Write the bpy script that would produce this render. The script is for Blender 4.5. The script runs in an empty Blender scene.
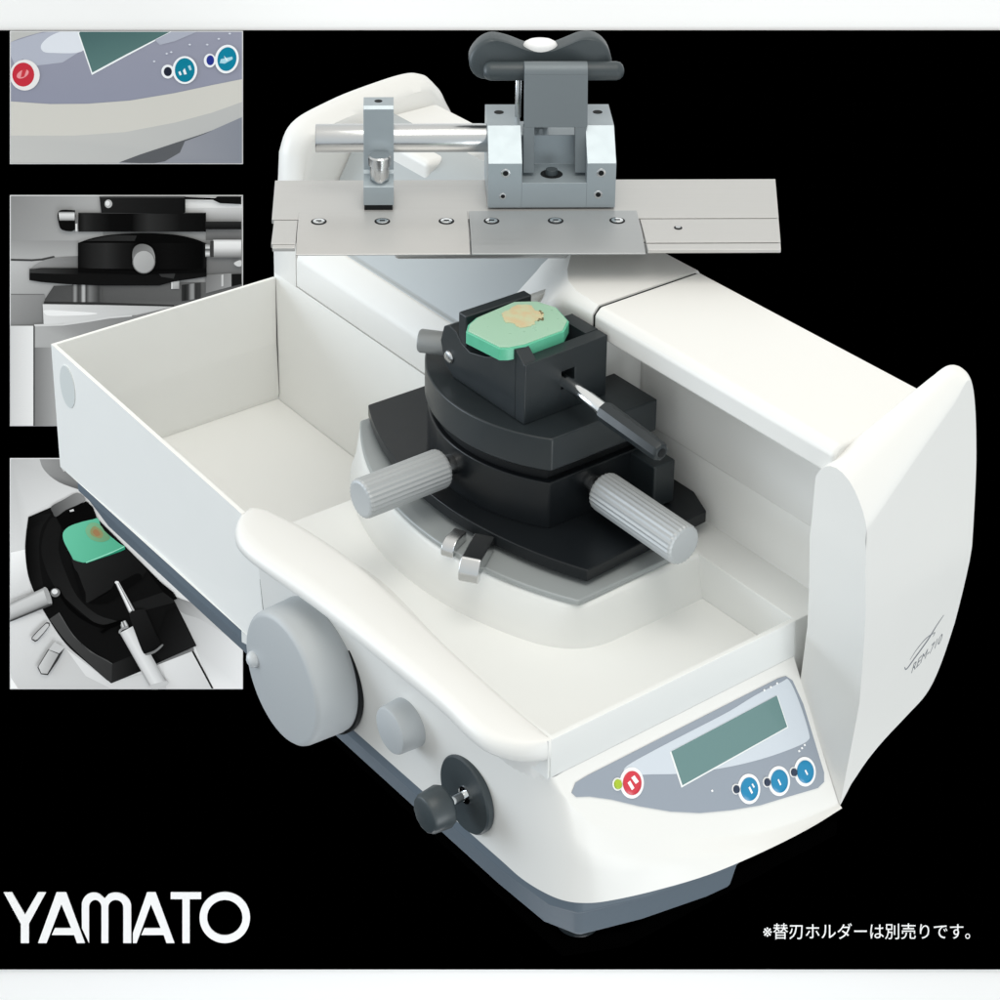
import bpy, bmesh, math, random
from mathutils import Vector, Matrix
random.seed(4)
sc = bpy.context.scene
S = 0.01                                   # geometry below is written in centimetres

# ------------------------------------------------------------------ camera
ROT = ((0.5844218, 0.8114398, 0.0040754), (0.2516261, -0.1764488, -0.9516040), (-0.7714502, 0.5571636, -0.3072999))
RIGHT, DOWN, FWD = (Vector(r) for r in ROT)
EYE = Vector((124.6566, -57.1044, 88.6470))
FPX = 2109.363
cam_d = bpy.data.cameras.new('camera'); cam = bpy.data.objects.new('camera', cam_d)
sc.collection.objects.link(cam); sc.camera = cam
cam_d.sensor_width = 36; cam_d.lens = FPX * 36 / 1000
cam_d.shift_x = 0.07203; cam_d.shift_y = -0.53198      # rising-front product camera: verticals stay upright
cam_d.clip_start = 0.05; cam_d.clip_end = 60
M3 = Matrix((RIGHT, -DOWN, -FWD)).transposed()
cam.matrix_world = Matrix.Translation(EYE * S) @ M3.to_4x4()

# ------------------------------------------------------------------ world: soft studio surround
w = bpy.data.worlds.new('World'); sc.world = w; w.use_nodes = True
nt = w.node_tree; bg = nt.nodes['Background']
tc = nt.nodes.new('ShaderNodeTexCoord'); sx = nt.nodes.new('ShaderNodeSeparateXYZ')
nt.links.new(tc.outputs['Generated'], sx.inputs[0])
mr = nt.nodes.new('ShaderNodeMapRange'); mr.inputs['From Min'].default_value = -1; mr.inputs['From Max'].default_value = 1
nt.links.new(sx.outputs['Z'], mr.inputs['Value'])
cr = nt.nodes.new('ShaderNodeValToRGB')
cr.color_ramp.elements[0].position = 0.15; cr.color_ramp.elements[0].color = (0.42, 0.46, 0.50, 1)
cr.color_ramp.elements[1].position = 0.95; cr.color_ramp.elements[1].color = (.86, .85, .815, 1)
e = cr.color_ramp.elements.new(0.5); e.color = (0.70, 0.75, 0.77, 1)
nt.links.new(mr.outputs[0], cr.inputs[0]); nt.links.new(cr.outputs[0], bg.inputs['Color'])
bg.inputs['Strength'].default_value = 1.06

# ------------------------------------------------------------------ lamps
def area(name, loc, target, size, power, col=(1, 1, 1)):
    d = bpy.data.lights.new(name, 'AREA'); d.shape = 'SQUARE'; d.size = size * S; d.energy = power; d.color = col
    o = bpy.data.objects.new(name, d); sc.collection.objects.link(o)
    o.location = Vector(loc) * S
    o.rotation_euler = (Vector(target) - Vector(loc)).to_track_quat('-Z', 'Y').to_euler()
    return o
area('top_softbox', (72, -2, 165), (32, 14, 18), 90, 8.8, (1.0, 0.97, 0.90))
area('side_softbox', (190, 15, -38), (57, 18, 16), 80, 10.5, (0.94, 0.98, 1.0))
area('fill_softbox', (-165, -205, 40), (22, 5, 12), 140, 38, (0.80, 0.90, 1.0))
area('added_board_lamp', EYE+FWD*160+RIGHT*-2+DOWN*125, EYE+FWD*197+RIGHT*-2+DOWN*60, 60, 4.6, (0.96, 0.98, 1.0))  # added lamp out of view, only there to brighten the board

vs = sc.view_settings
sc.display_settings.display_device = 'sRGB'
vs.view_transform = 'Standard'; vs.look = 'None'; vs.exposure = 0.03; vs.gamma = 1; vs.use_curve_mapping = False

# ------------------------------------------------------------------ materials
def lin(c): return tuple((x/255/12.92 if x/255 <= .04045 else ((x/255+.055)/1.055)**2.4) for x in c)
def mat(name, col, rough=.5, metal=0, spec=.5, noise=0.0, nscale=300, bump=0.0, coat=0, trans=0, sss=0, aniso=None):
    m = bpy.data.materials.new(name); m.use_nodes = True
    nt = m.node_tree; b = nt.nodes['Principled BSDF']
    b.inputs['Base Color'].default_value = (*col, 1); b.inputs['Roughness'].default_value = rough
    b.inputs['Metallic'].default_value = metal; b.inputs['Specular IOR Level'].default_value = spec
    if coat: b.inputs['Coat Weight'].default_value = coat; b.inputs['Coat Roughness'].default_value = .08
    if trans: b.inputs['Transmission Weight'].default_value = trans
    if sss: b.inputs['Subsurface Weight'].default_value = sss; b.inputs['Subsurface Radius'].default_value = (.01, .012, .01); b.inputs['Subsurface Scale'].default_value = .4
    if noise or bump:
        t = nt.nodes.new('ShaderNodeTexCoord'); n = nt.nodes.new('ShaderNodeTexNoise'); n.inputs['Scale'].default_value = nscale
        n.inputs['Detail'].default_value = 3
        if aniso:
            mp = nt.nodes.new('ShaderNodeMapping'); mp.inputs['Scale'].default_value = aniso
            nt.links.new(t.outputs['Object'], mp.inputs[0]); nt.links.new(mp.outputs[0], n.inputs['Vector'])
        else: nt.links.new(t.outputs['Object'], n.inputs['Vector'])
        if noise:
            r = nt.nodes.new('ShaderNodeMapRange'); r.inputs['To Min'].default_value = max(.03, rough-noise); r.inputs['To Max'].default_value = rough+noise
            nt.links.new(n.outputs['Fac'], r.inputs['Value']); nt.links.new(r.outputs[0], b.inputs['Roughness'])
        if bump:
            bp = nt.nodes.new('ShaderNodeBump'); bp.inputs['Strength'].default_value = bump; bp.inputs['Distance'].default_value = .0004
            nt.links.new(n.outputs['Fac'], bp.inputs['Height']); nt.links.new(bp.outputs[0], b.inputs['Normal'])
    return m
WHITE = mat('white enamel', (.775, .772, .75), .38, noise=.06, nscale=60, spec=.4)
TRAYW = mat('tray enamel', (.79, .80, .785), .45, noise=.06, nscale=60, spec=.35)
TRAYLIT = mat('brightened enamel', (.87, .872, .85), .45, noise=.06, nscale=60, spec=.35)  # tray enamel lightened: extra light put into the colour of tray and rear wall
BASEG = mat('slate grey plastic', (.125, .158, .192), .5, noise=.05, spec=.4)
COVERG = mat('pale blue grey cover', (.40, .43, .44), .4, noise=.05)
KNOBG = mat('grey knob plastic', (.44, .465, .48), .5, noise=.05, spec=.4)
HANDL = mat('grey aluminium grip', (.42, .44, .45), .45, metal=.2, noise=.06)
BLACK = mat('black anodised metal', (.008, .010, .012), .32, noise=.06, nscale=120, spec=.3)
BLACK2 = mat('dark anodised metal', (.016, .021, .024), .36, noise=.06, nscale=120, spec=.42)
DARKP = mat('dark plastic', (.040, .052, .058), .42, noise=.05)
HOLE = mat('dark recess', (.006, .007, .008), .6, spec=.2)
GREYPL = mat('grey base plate enamel', (.33, .355, .36), .30, metal=.1)
STEEL = mat('brushed steel', (.62, .63, .635), .22, metal=1, noise=.07, nscale=60, aniso=(1, 1, 14))
CHROME = mat('polished steel', (.80, .82, .83), .12, metal=1)
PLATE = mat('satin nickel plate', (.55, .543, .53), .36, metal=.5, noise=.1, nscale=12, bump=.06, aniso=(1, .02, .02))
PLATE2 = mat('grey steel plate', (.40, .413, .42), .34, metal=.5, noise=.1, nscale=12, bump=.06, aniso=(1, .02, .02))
for m_ in (PLATE, PLATE2):                  # grain runs along the plate
    mp_ = next(n for n in m_.node_tree.nodes if n.type == 'MAPPING'); mp_.vector_type = 'TEXTURE'; mp_.inputs['Rotation'].default_value = (0, 0, math.atan2(.8211, .5708))
CLAMP = mat('blue grey steel', (.36, .41, .44), .34, metal=.45, noise=.07, nscale=150, bump=.05)
ARMM = mat('matte blue grey steel', (.16, .185, .20), .5, metal=.3, noise=.05)
WHITEB = mat('white button', (.85, .85, .85), .3)
FILM = mat('grey blue panel film', lin((146, 154, 165)), .22, spec=.5)
FILML = mat('pale panel film print', lin((202, 209, 217)), .22, spec=.5)
LCD = mat('green lcd glass', lin((102, 134, 133)), .12, spec=.5)
LCD2 = mat('lcd bezel white', (.8, .82, .82), .4)
RED = mat('red button', lin((205, 50, 65)), .3)
BLUE = mat('blue button', lin((22, 130, 175)), .3)
NAVY = mat('dark indicator', (.02, .035, .07), .3)
LIME = mat('lime indicator', lin((165, 190, 40)), .3)
INK = mat('grey ink', (.20, .21, .23), .5)
PRINTW = mat('white print', (.9, .9, .9), .5)
BLACKS = mat('black matte sheet', (0.0, 0.0, 0.0), 1, spec=0)
WALLW = mat('white backing', (.92, .92, .92), .8, spec=.1)
STANDB = mat('black matte stand', (0.0005, 0.0005, 0.0005), 1, spec=0)
LETTER = mat('white lettering', (.9, .9, .9), .7, spec=.1)
# wax block: green wax, tan tissue stain with its own outline
def wax_mat(cx, cy):
    m = mat('green wax', (.30, .62, .44), .32, sss=.25, spec=.45)
    nt = m.node_tree; b = nt.nodes['Principled BSDF']
    t = nt.nodes.new('ShaderNodeTexCoord'); n = nt.nodes.new('ShaderNodeTexNoise'); n.inputs['Scale'].default_value = 160
    nt.links.new(t.outputs['Object'], n.inputs['Vector'])
    cl = nt.nodes.new('ShaderNodeValToRGB')
    cl.color_ramp.elements[0].color = (.085, .43, .26, 1); cl.color_ramp.elements[1].color = (.13, .50, .33, 1)
    nt.links.new(n.outputs['Fac'], cl.inputs[0]); nt.links.new(cl.outputs[0], b.inputs['Base Color'])
    return m
WAX = wax_mat(0, 0)
WAXT = mat('pale wax face', (.34, .54, .40), .3, sss=.2, noise=.08, nscale=200)
def tissue_mat():
    m = mat('tan tissue', (.62, .48, .30), .45, sss=.2)
    nt = m.node_tree; b = nt.nodes['Principled BSDF']
    t = nt.nodes.new('ShaderNodeTexCoord'); n = nt.nodes.new('ShaderNodeTexNoise'); n.inputs['Scale'].default_value = 140; n.inputs['Detail'].default_value = 4
    nt.links.new(t.outputs['Object'], n.inputs['Vector'])
    cl = nt.nodes.new('ShaderNodeValToRGB')
    cl.color_ramp.elements[0].position = .38; cl.color_ramp.elements[0].color = (.60, .47, .27, 1)
    cl.color_ramp.elements[1].position = .62; cl.color_ramp.elements[1].color = (.54, .56, .35, 1)
    nt.links.new(n.outputs['Fac'], cl.inputs[0]); nt.links.new(cl.outputs[0], b.inputs['Base Color'])
    return m
TISSUE = tissue_mat()
TISSUED = mat('dark tissue edge', (.16, .13, .06), .5)

# ------------------------------------------------------------------ builders
ORIGIN = [Vector((0, 0, 0))]                # every part of one thing shares its thing's origin
def thing(name, label, cat, at, group=None):
    o = bpy.data.objects.new(name, None); sc.collection.objects.link(o)
    o.empty_display_size = .05; o.location = Vector(at) * S
    o['label'] = label; o['category'] = cat
    if group: o['group'] = group
    ORIGIN[0] = Vector(at); return o

class B:
    """collects vertices (cm) and faces of ONE mesh"""
    def __init__(s): s.v = []; s.f = []; s.mi = []
    def add(s, vs, fs, mi=0):
        n = len(s.v); s.v += [Vector(p) for p in vs]; s.f += [[i+n for i in f] for f in fs]; s.mi += [mi]*len(fs); return s
    def box(s, a, b, mi=0):
        x0, y0, z0 = a; x1, y1, z1 = b
        vs = [(x0,y0,z0),(x1,y0,z0),(x1,y1,z0),(x0,y1,z0),(x0,y0,z1),(x1,y0,z1),(x1,y1,z1),(x0,y1,z1)]
        return s.add(vs, [(3,2,1,0),(4,5,6,7),(0,1,5,4),(1,2,6,5),(2,3,7,6),(3,0,4,7)], mi)
    def prism(s, pts, d, mi=0):
        n = len(pts); p = [Vector(q) for q in pts]; d = Vector(d)
        return s.add(p+[q+d for q in p], [list(range(n))[::-1], list(range(n, 2*n))]+[(i,(i+1)%n,(i+1)%n+n,i+n) for i in range(n)], mi)
    def slab(s, xy, z0, z1, mi=0): return s.prism([(x,y,z0) for x,y in xy], (0,0,z1-z0), mi)
    def frust(s, lo, hi, mi=0):
        n = len(lo); return s.add(list(lo)+list(hi), [list(range(n))[::-1], list(range(n,2*n))]+[(i,(i+1)%n,(i+1)%n+n,i+n) for i in range(n)], mi)
    def lathe(s, a, d, prof, n=48, mi=0, flute=0):
        """prof: (distance along d from a, radius)"""
        a = Vector(a); d = Vector(d).normalized(); u = d.orthogonal().normalized(); w_ = d.cross(u)
        vs = []; fs = []
        for t, r in prof:
            for k in range(n):
                q = 2*math.pi*k/n; rr = r*(1-(flute if k % 2 else 0)) if r > 0 else 0
                vs.append(a+d*t+(u*math.cos(q)+w_*math.sin(q))*rr)
        m = len(prof)
        for i in range(m-1):
            for k in range(n): fs.append((i*n+k, i*n+(k+1)%n, (i+1)*n+(k+1)%n, (i+1)*n+k))
        fs.append(list(range(n))[::-1]); fs.append([(m-1)*n+k for k in range(n)])
        return s.add(vs, fs, mi)
    def cyl(s, a, b, r, n=40, mi=0, rb=.06):
        a = Vector(a); b = Vector(b); L = (b-a).length
        return s.lathe(a, b-a, [(0,r-rb),(rb*.3,r-rb*.3),(rb,r),(L-rb,r),(L-rb*.3,r-rb*.3),(L,r-rb)], n, mi)
    def loft(s, rings, mi=0, caps=True, closed=True):
        n = len(rings[0]); fs = []; vs = [p for r in rings for p in r]
        for i in range(len(rings)-1):
            for k in range(n if closed else n-1): fs.append((i*n+k, i*n+(k+1)%n, (i+1)*n+(k+1)%n, (i+1)*n+k))
        if caps: fs += [list(range(n))[::-1], [(len(rings)-1)*n+k for k in range(n)]]
        return s.add(vs, fs, mi)
    def tube(s, pts, r, n=8, mi=0):
        p = [Vector(q) for q in pts]; rings = []
        for i, q in enumerate(p):
            d = (p[min(i+1,len(p)-1)]-p[max(i-1,0)]).normalized(); u = d.cross(Vector((.3,.2,1))).normalized(); w_ = d.cross(u)
            rings.append([q+(u*math.cos(2*math.pi*k/n)+w_*math.sin(2*math.pi*k/n))*r for k in range(n)])
        return s.loft(rings, mi)
    def build(s, name, mats, parent=None, bevel=0, seg=3, ang=35, fix=True):
        me = bpy.data.meshes.new(name)
        me.from_pydata([(p-ORIGIN[0])*S for p in s.v], [], s.f); me.update()
        mats = mats if isinstance(mats, (list, tuple)) else [mats]
        for m in mats: me.materials.append(m)
        me.polygons.foreach_set('material_index', s.mi)
        if fix:
            bm = bmesh.new(); bm.from_mesh(me); bmesh.ops.recalc_face_normals(bm, faces=bm.faces); bm.to_mesh(me); bm.free()
        for p in me.polygons: p.use_smooth = True
        if not bevel: me.set_sharp_from_angle(angle=math.radians(ang))
        o = bpy.data.objects.new(name, me); sc.collection.objects.link(o)
        if parent: o.parent = parent
        else: o.location = ORIGIN[0]*S
        if bevel:
            md = o.modifiers.new('edge', 'BEVEL'); md.width = bevel*S; md.segments = seg; md.limit_method = 'ANGLE'; md.angle_limit = math.radians(ang)
            md.harden_normals = True
        return o

def circ3(a, b, c):
    ax, ay = a; bx, by = b; cx, cy = c
    d = 2*(ax*(by-cy)+bx*(cy-ay)+cx*(ay-by))
    ux = ((ax*ax+ay*ay)*(by-cy)+(bx*bx+by*by)*(cy-ay)+(cx*cx+cy*cy)*(ay-by))/d
    uy = ((ax*ax+ay*ay)*(cx-bx)+(bx*bx+by*by)*(ax-cx)+(cx*cx+cy*cy)*(bx-ax))/d
    return ux, uy, math.hypot(ax-ux, ay-uy)
def arc(a, b, c, n=72):
    """points from a through b to c"""
    x, y, r = circ3(a, b, c); t0 = math.atan2(a[1]-y, a[0]-x); t1 = math.atan2(c[1]-y, c[0]-x)
    if t1 < t0: t1 += 2*math.pi
    tb = math.atan2(b[1]-y, b[0]-x)
    while tb < t0: tb += 2*math.pi
    if tb > t1: t1 -= 2*math.pi
    return [(x+r*math.cos(t0+(t1-t0)*i/n), y+r*math.sin(t0+(t1-t0)*i/n)) for i in range(n+1)]
def smooth(pts, n=6, closed=False):
    """Catmull-Rom through 2-D or 3-D points"""
    P = [Vector((*p, 0)) if len(p) == 2 else Vector(p) for p in pts]; k = len(P); out = []
    rng = range(k) if closed else range(k-1)
    for i in rng:
        p0 = P[(i-1) % k] if closed or i > 0 else P[0]*2-P[1]
        p1, p2 = P[i], P[(i+1) % k]
        p3 = P[(i+2) % k] if closed or i+2 < k else P[-1]*2-P[-2]
        for j in range(n):
            t = j/n
            out.append(.5*((2*p1)+(p2-p0)*t+(2*p0-5*p1+4*p2-p3)*t*t+(3*p1-p0-3*p2+p3)*t**3))
    if not closed: out.append(P[-1])
    return [tuple(q[:len(pts[0])]) for q in out]

# =================================================================== LARGE STRUCTURE: floor, display board, stand
DB = 197.0; K = DB/FPX                       # board distance along the lens axis, centimetres per unit of board layout
BC = EYE+FWD*DB+RIGHT*((500-427.974)*K)+DOWN*((500+31.983)*K)
BM = Matrix.Translation(BC*S) @ M3.to_4x4()
def bxy(p, h=0): return ((p[0]-500)*K, (500-p[1])*K, h)
def onboard(o): o.matrix_world = BM; return o

ORIGIN[0] = Vector((0, 0, 0))
fl = B().slab([(-260,-200),(260,-200),(260,300),(-260,300)], -76, -75).build('floor', STANDB); fl['kind'] = 'structure'

bd = bpy.data.objects.new('display_board', None); sc.collection.objects.link(bd); onboard(bd)
bd['label'] = 'large black display board with white margins standing behind the microtome'; bd['category'] = 'display board'
q = [bxy((x, y)) for x, y in ((-560,1150),(1560,1150),(1560,-420),(-560,-420))]
B().prism([(x,y,-2.4) for x,y,_ in q], (0,0,2.0)).build('white_backing', WALLW, bd)
q = [bxy((x, y)) for x, y in ((-560,969.5),(1560,969.5),(1560,30.3),(-560,30.3))]
B().prism([(x,y,-.38) for x,y,_ in q], (0,0,.38)).build('black_sheet', BLACKS, bd)

st = thing('display_shelf', 'black shelf under the microtome on an arm from the display board', 'shelf', (38, 16, 1.6))
B().slab([(27,3.2),(53.5,3.6),(55,7),(55.5,23),(27,23)], 1.6, 2.8).build('top_plate', STANDB, st, .2)
be = Vector((38,16,0)); hd = Vector((FWD.x,FWD.y,0)).normalized(); L_ = (DB-(be-EYE).dot(FWD)-.1)/hd.dot(FWD); sd_ = Vector((-hd.y,hd.x,0))*4
B().prism([be+sd_+Vector((0,0,-2.4)), be-sd_+Vector((0,0,-2.4)), be-sd_+Vector((0,0,1.6)), be+sd_+Vector((0,0,1.6))], hd*L_).build('bracket_arm', STANDB, st)

# =================================================================== MICROTOME
mt = thing('microtome', 'large white laboratory microtome with waste tray, grey handwheel and grey blue control panel', 'microtome', (34, 12, 2.8))

# --- grey base and feet
hi = [(1.6,.6),(20,1.0),(36,1.45),(50,2.0),(53.6,2.5),(55.0,3.4),(56.2,7),(57.1,11.5),(57.3,13.2),(50,13.9),(48,26),(2,26)]
lo = [(4.3,1.7),(20,2.0),(36,2.4),(48.8,2.75),(52.6,3.0),(54.5,3.9),(55.6,7.5),(56.4,11.5),(56.55,13.3),(49,13.8),(47,25),(4,25)]
base = B().slab([(1.6,.6),(20,1.0),(36,1.45),(50,2.0),(53.6,2.5),(55,3.4),(56.2,7),(57.1,11.5),(57.3,13.2),(50,13.2),(50,6),(1.6,3.0)], 5.6, 7.42).frust([(x,y,3.6) for x,y in lo], [(x,y,6.2) for x,y in hi]).build('base', BASEG, mt, .35, 4)
for x, y in ((53.0,5.1),(29,5.2),(53.5,12),(29,22)):
    B().lathe((x,y,3.7),(0,0,-1),[(0,1.3),(.5,1.3),(.75,1.2),(.9,.9)],32).build('rubber_foot', BLACK2, base)

# --- chip tray (waste tray) : left half
t = B()
def yb(x): return .3+max(0, x-2)*.022          # lower edge of the front skin
fa = [(0,0,17),(26.55,-.22,17),(27.2,-.24,15.9),(28.12,-.25,15.9),(28.12,yb(28.1),7.5),(.5,-.05,7.35)]
fb = [(.28,.28,17),(26.55,.06,17),(27.2,.05,15.9),(28.12,.05,15.9),(28.12,.5,7.5),(.6,.28,7.35)]
t.add(fa+fb, [(0,1,2,3,4,5),(11,10,9,8,7,6)]+[(k,(k+1)%6,(k+1)%6+6,k+6) for k in range(6)])
t.add([(0,0,17),(0,18.56,17),(.5,18.56,7.3),(.5,-.05,7.35),(.28,.28,17),(.28,18.56,17),(.28,18.56,6.7),(.28,.28,6.7)],
      [(0,3,2,1),(4,5,6,7),(0,1,5,4),(0,4,7,3),(1,2,6,5),(3,7,6,2)])
t.box((.28,3.2,6.3),(24.9,18.56,6.7))
chip = t.build('chip_tray', [TRAYLIT], mt)
B().lathe((2.6,.03,14.2),(0,-1,0),[(0,1.7),(.06,1.7),(.09,1.66)],40).build('screw_cap', KNOBG, chip) if False else None
cap = B(); cap.add([(2.5+1.35*math.cos(a)*.85,-.10,14.75+1.6*math.sin(a)) for a in [2*math.pi*k/36 for k in range(36)]]+[(2.5+1.35*math.cos(a)*.85,.03,14.75+1.6*math.sin(a)) for a in [2*math.pi*k/36 for k in range(36)]],
        [list(range(36))]+[(k,(k+1)%36,(k+1)%36+36,k+36) for k in range(36)])
cap.build('hole_cap', mat('pale grey cap', (.66,.69,.68), .4), chip)

# --- front housing: front skin and the skirt under the control panel, one lofted shell
cols = []
for x, yt, ytop_z in ((28.24,-.25,16.3),(33,-.12,16.3),(38,.1,16.2),(44,.5,16.0),(48,.95,15.8),(51,1.35,15.4),(52.6,1.62,15.0)):
    yl = .37+max(0,x-25)*.035
    cols.append([(x,yt,ytop_z),(x,yt+(yl-yt)*.33,13.4),(x,yt+(yl-yt)*.66,10.6),(x,yl,7.5)])
#            seam at top,  panel lower edge,   mid skirt,  bottom
cols += [[(53.6,1.85,14.6),(53.75,1.85,13.2),(54.0,1.75,10.8),(54.0,1.62,7.5)],
         [(54.1,2.1,14.6),(54.55,2.3,13.75),(55.0,2.25,11.2),(55.15,2.1,7.5)],
         [(54.1,2.9,14.6),(55.1,2.95,12.8),(55.75,2.9,10.6),(55.95,2.85,7.5)],
         [(54.1,4.2,14.6),(55.75,4.0,11.65),(56.3,3.95,10.0),(56.6,4.0,7.5)],
         [(54.1,6.9,14.6),(56.6,6.9,10.13),(57.15,6.7,9.0),(57.45,6.5,7.48)],
         [(54.1,10,14.6),(57.2,10,9.05),(57.85,9.9,8.3),(58.25,9.8,7.45)],
         [(54.1,13.9,14.6),(57.85,13.9,7.9),(58.3,13.7,7.6),(58.62,13.5,7.38)],
         [(54.1,17,14.6),(58.12,17,7.45),(58.4,17,7.3),(58.65,17,7.22)],
         [(54.1,19.72,14.6),(58.22,19.72,7.25),(58.4,19.72,7.2),(58.5,19.72,7.15)]]
# finer columns
rows = [smooth([c[r] for c in cols], 5) for r in range(4)]
fine = []
for i in range(len(rows[0])):
    c = [rows[r][i] for r in range(4)]
    c = [Vector(q) for q in c]
    fine.append([tuple(q) for q in [c[0]]+[c[0].lerp(c[1],k) for k in (.3,.6,.88,.95)]+[c[0].lerp(c[1],.985).lerp(c[1].lerp(c[2],.05),.3)]+[c[1].lerp(c[2],.04).lerp(c[0].lerp(c[1],.985),.3)]+[c[1].lerp(c[2],k) for k in (.15,.4,.75)]+[c[2].lerp(c[3],k) for k in (0,.3,.65,1)]])
fh = B(); n = len(fine[0])
fh.add([p for c in fine for p in c], [(i*n+k,(i+1)*n+k,(i+1)*n+k+1,i*n+k+1) for i in range(len(fine)-1) for k in range(n-1)])
# closing underside a little above the bottom edge
bot = [c[-1] for c in fine]
fh.add(bot+[(54.1,19.72,7.6),(28.2,19.72,7.6)], [list(range(len(bot)+2))])
housing = fh.build('front_housing', WHITE, mt, ang=70, fix=False)
# make every face of that shell point outward
bm = bmesh.new(); bm.from_mesh(housing.data); bmesh.ops.recalc_face_normals(bm, faces=bm.faces); bm.to_mesh(housing.data); bm.free()

sm = B(); sm.add([(28.0,-.08,15.8),(28.3,-.08,15.8),(28.3,.55,7.6),(28.0,.55,7.6),(28.0,.1,15.8),(28.3,.1,15.8),(28.3,.75,7.6),(28.0,.75,7.6)],
       [(0,1,2,3),(7,6,5,4),(0,4,5,1),(1,5,6,2),(2,6,7,3),(3,7,4,0)])
sm.build('seam_strip', HOLE, housing)

# --- armrest: long white rounded lip
outer = [(26.35,.35),(26.75,-.65),(28.0,-1.5),(29.6,-1.75),(31.6,-1.62),(36.7,-1.08),(42.9,-.78),(47.8,-.62),(50.6,-.75),(52.2,-.5),(53.5,.45),(54.1,1.7)]
inner = [(52.6,2.05),(49.5,2.1),(45,2.25),(39.1,2.6),(34,2.6),(30,2.15),(27.6,1.55)]
def resample(P, n):
    P = [Vector(p) for p in P]; L = [0]
    for i in range(1, len(P)): L.append(L[-1]+(P[i]-P[i-1]).length)
    out = []; j = 0
    for k in range(n):
        d = L[-1]*k/(n-1)
        while j < len(P)-2 and L[j+1] < d: j += 1
        out.append(P[j].lerp(P[j+1], (d-L[j])/max(1e-6, L[j+1]-L[j])))
    return out
def shrink(pts, d):
    return pts
NA = 56
oo_ = resample(smooth(outer+[(54.13,1.95)], 8), NA); ii_ = resample(smooth([(26.45,.75),(26.9,1.3)]+inner[::-1]+[(53.9,2.0)], 8), NA)
rings = []
for k in range(NA):
    a, b = oo_[k], ii_[k]; d = b-a; wd = d.length; e_ = min(1, wd/3.2)
    q = lambda f, z: (a.x+d.x*f, a.y+d.y*f, z)
    rings.append([q(.5,15.5), q(.2,15.75), q(.06,15.85), q(.01,16.05), q(0,16.3), q(.015,16.55), q(.05,16.78), q(.12,16.93), q(.24,17.0), q(.6,17.02), q(.88,16.99), q(.96,16.95), q(1.0,16.85), q(1+.03*e_,16.7),
                  q(1+.14*e_,16.0), q(1+.28*e_,15.0), q(1+.42*e_,14.4), q(1+.68*e_,13.95), q(1+.8*e_,13.6), q(.8,13.3)])
B().loft(rings).build('armrest', WHITE, mt, ang=75)

# --- specimen bed: sunken trough, raised plateau, ledge, end rim
bedp = B()
bedp.add([(24.8,.6,13.7),(54.05,2.15,14.4),(54.05,19.7,14.4),(24.8,19.7,13.7),(24.8,.6,6.4),(54.05,2.15,12.5),(54.05,19.7,12.5),(24.8,19.7,6.4)],
         [(0,1,2,3),(7,6,5,4),(0,4,5,1),(1,5,6,2),(2,6,7,3),(3,7,4,0)])
bed = bedp.build('specimen_bed', TRAYW, mt)
GA = arc((22.1,11.6),(32.6,7.55),(46.0,10.5))
gcx, gcy, gr_ = circ3((22.1,11.6),(32.6,7.55),(46.0,10.5))
def plat(o, r, z):
    R_ = gr_+o; X_ = 46.08+o; ang = lambda x: math.asin(max(-1,min(1,(x-gcx)/R_)))
    pt = lambda a: (gcx+R_*math.sin(a), gcy-R_*math.cos(a))
    a0, a1 = ang(22.0-o*.3), ang(X_-r); P = [pt(a0+(a1-a0)*k/60) for k in range(61)]
    c = pt(ang(X_)); e = (X_, c[1]+r); p0 = P[-1]
    P += [((1-t)**2*p0[0]+2*t*(1-t)*c[0]+t*t*e[0], (1-t)**2*p0[1]+2*t*(1-t)*c[1]+t*t*e[1]) for t in [k/12 for k in range(1,13)]]
    return [(x,y,z) for x,y in P+[(X_-.1*o,19.9),(22.0-o*.3,19.9)]]
B().loft([plat(.7,2.8,13.5),plat(.62,2.6,14.05),plat(.46,2.3,14.5),plat(.3,1.9,14.95),plat(.14,1.4,16.0),plat(.03,1.0,16.7),plat(-.05,.9,16.93),plat(-.2,.8,17.0)]).build('plateau', TRAYW, bed, ang=60)
B().box((43,19.72,12),(54.08,22.7,16.98)).build('ledge', TRAYW, bed, .06)
B().add([(53.82,1.95,17.02),(54.12,1.95,17.02),(54.12,1.95,14.66),(53.82,1.95,14.1),(53.82,19.7,17.02),(54.12,19.7,17.02),(54.12,19.7,14.66),(53.82,19.7,14.1)],
        [(0,1,2,3),(7,6,5,4),(0,4,5,1),(1,5,6,2),(2,6,7,3),(3,7,4,0)]).build('end_rim', TRAYW, bed, .05)
B().add([(50.0,.86,16.6),(54.1,1.76,16.98),(54.1,1.76,14.62),(51.0,1.08,15.15),(50.0,2.2,16.6),(53.9,2.2,16.98),(53.9,2.2,14.62),(51.2,2.2,15.2)],
        [(0,1,2,3),(7,6,5,4),(0,4,5,1),(1,5,6,2),(2,6,7,3),(3,7,4,0)]).build('rim_corner', TRAYW, bed)

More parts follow.
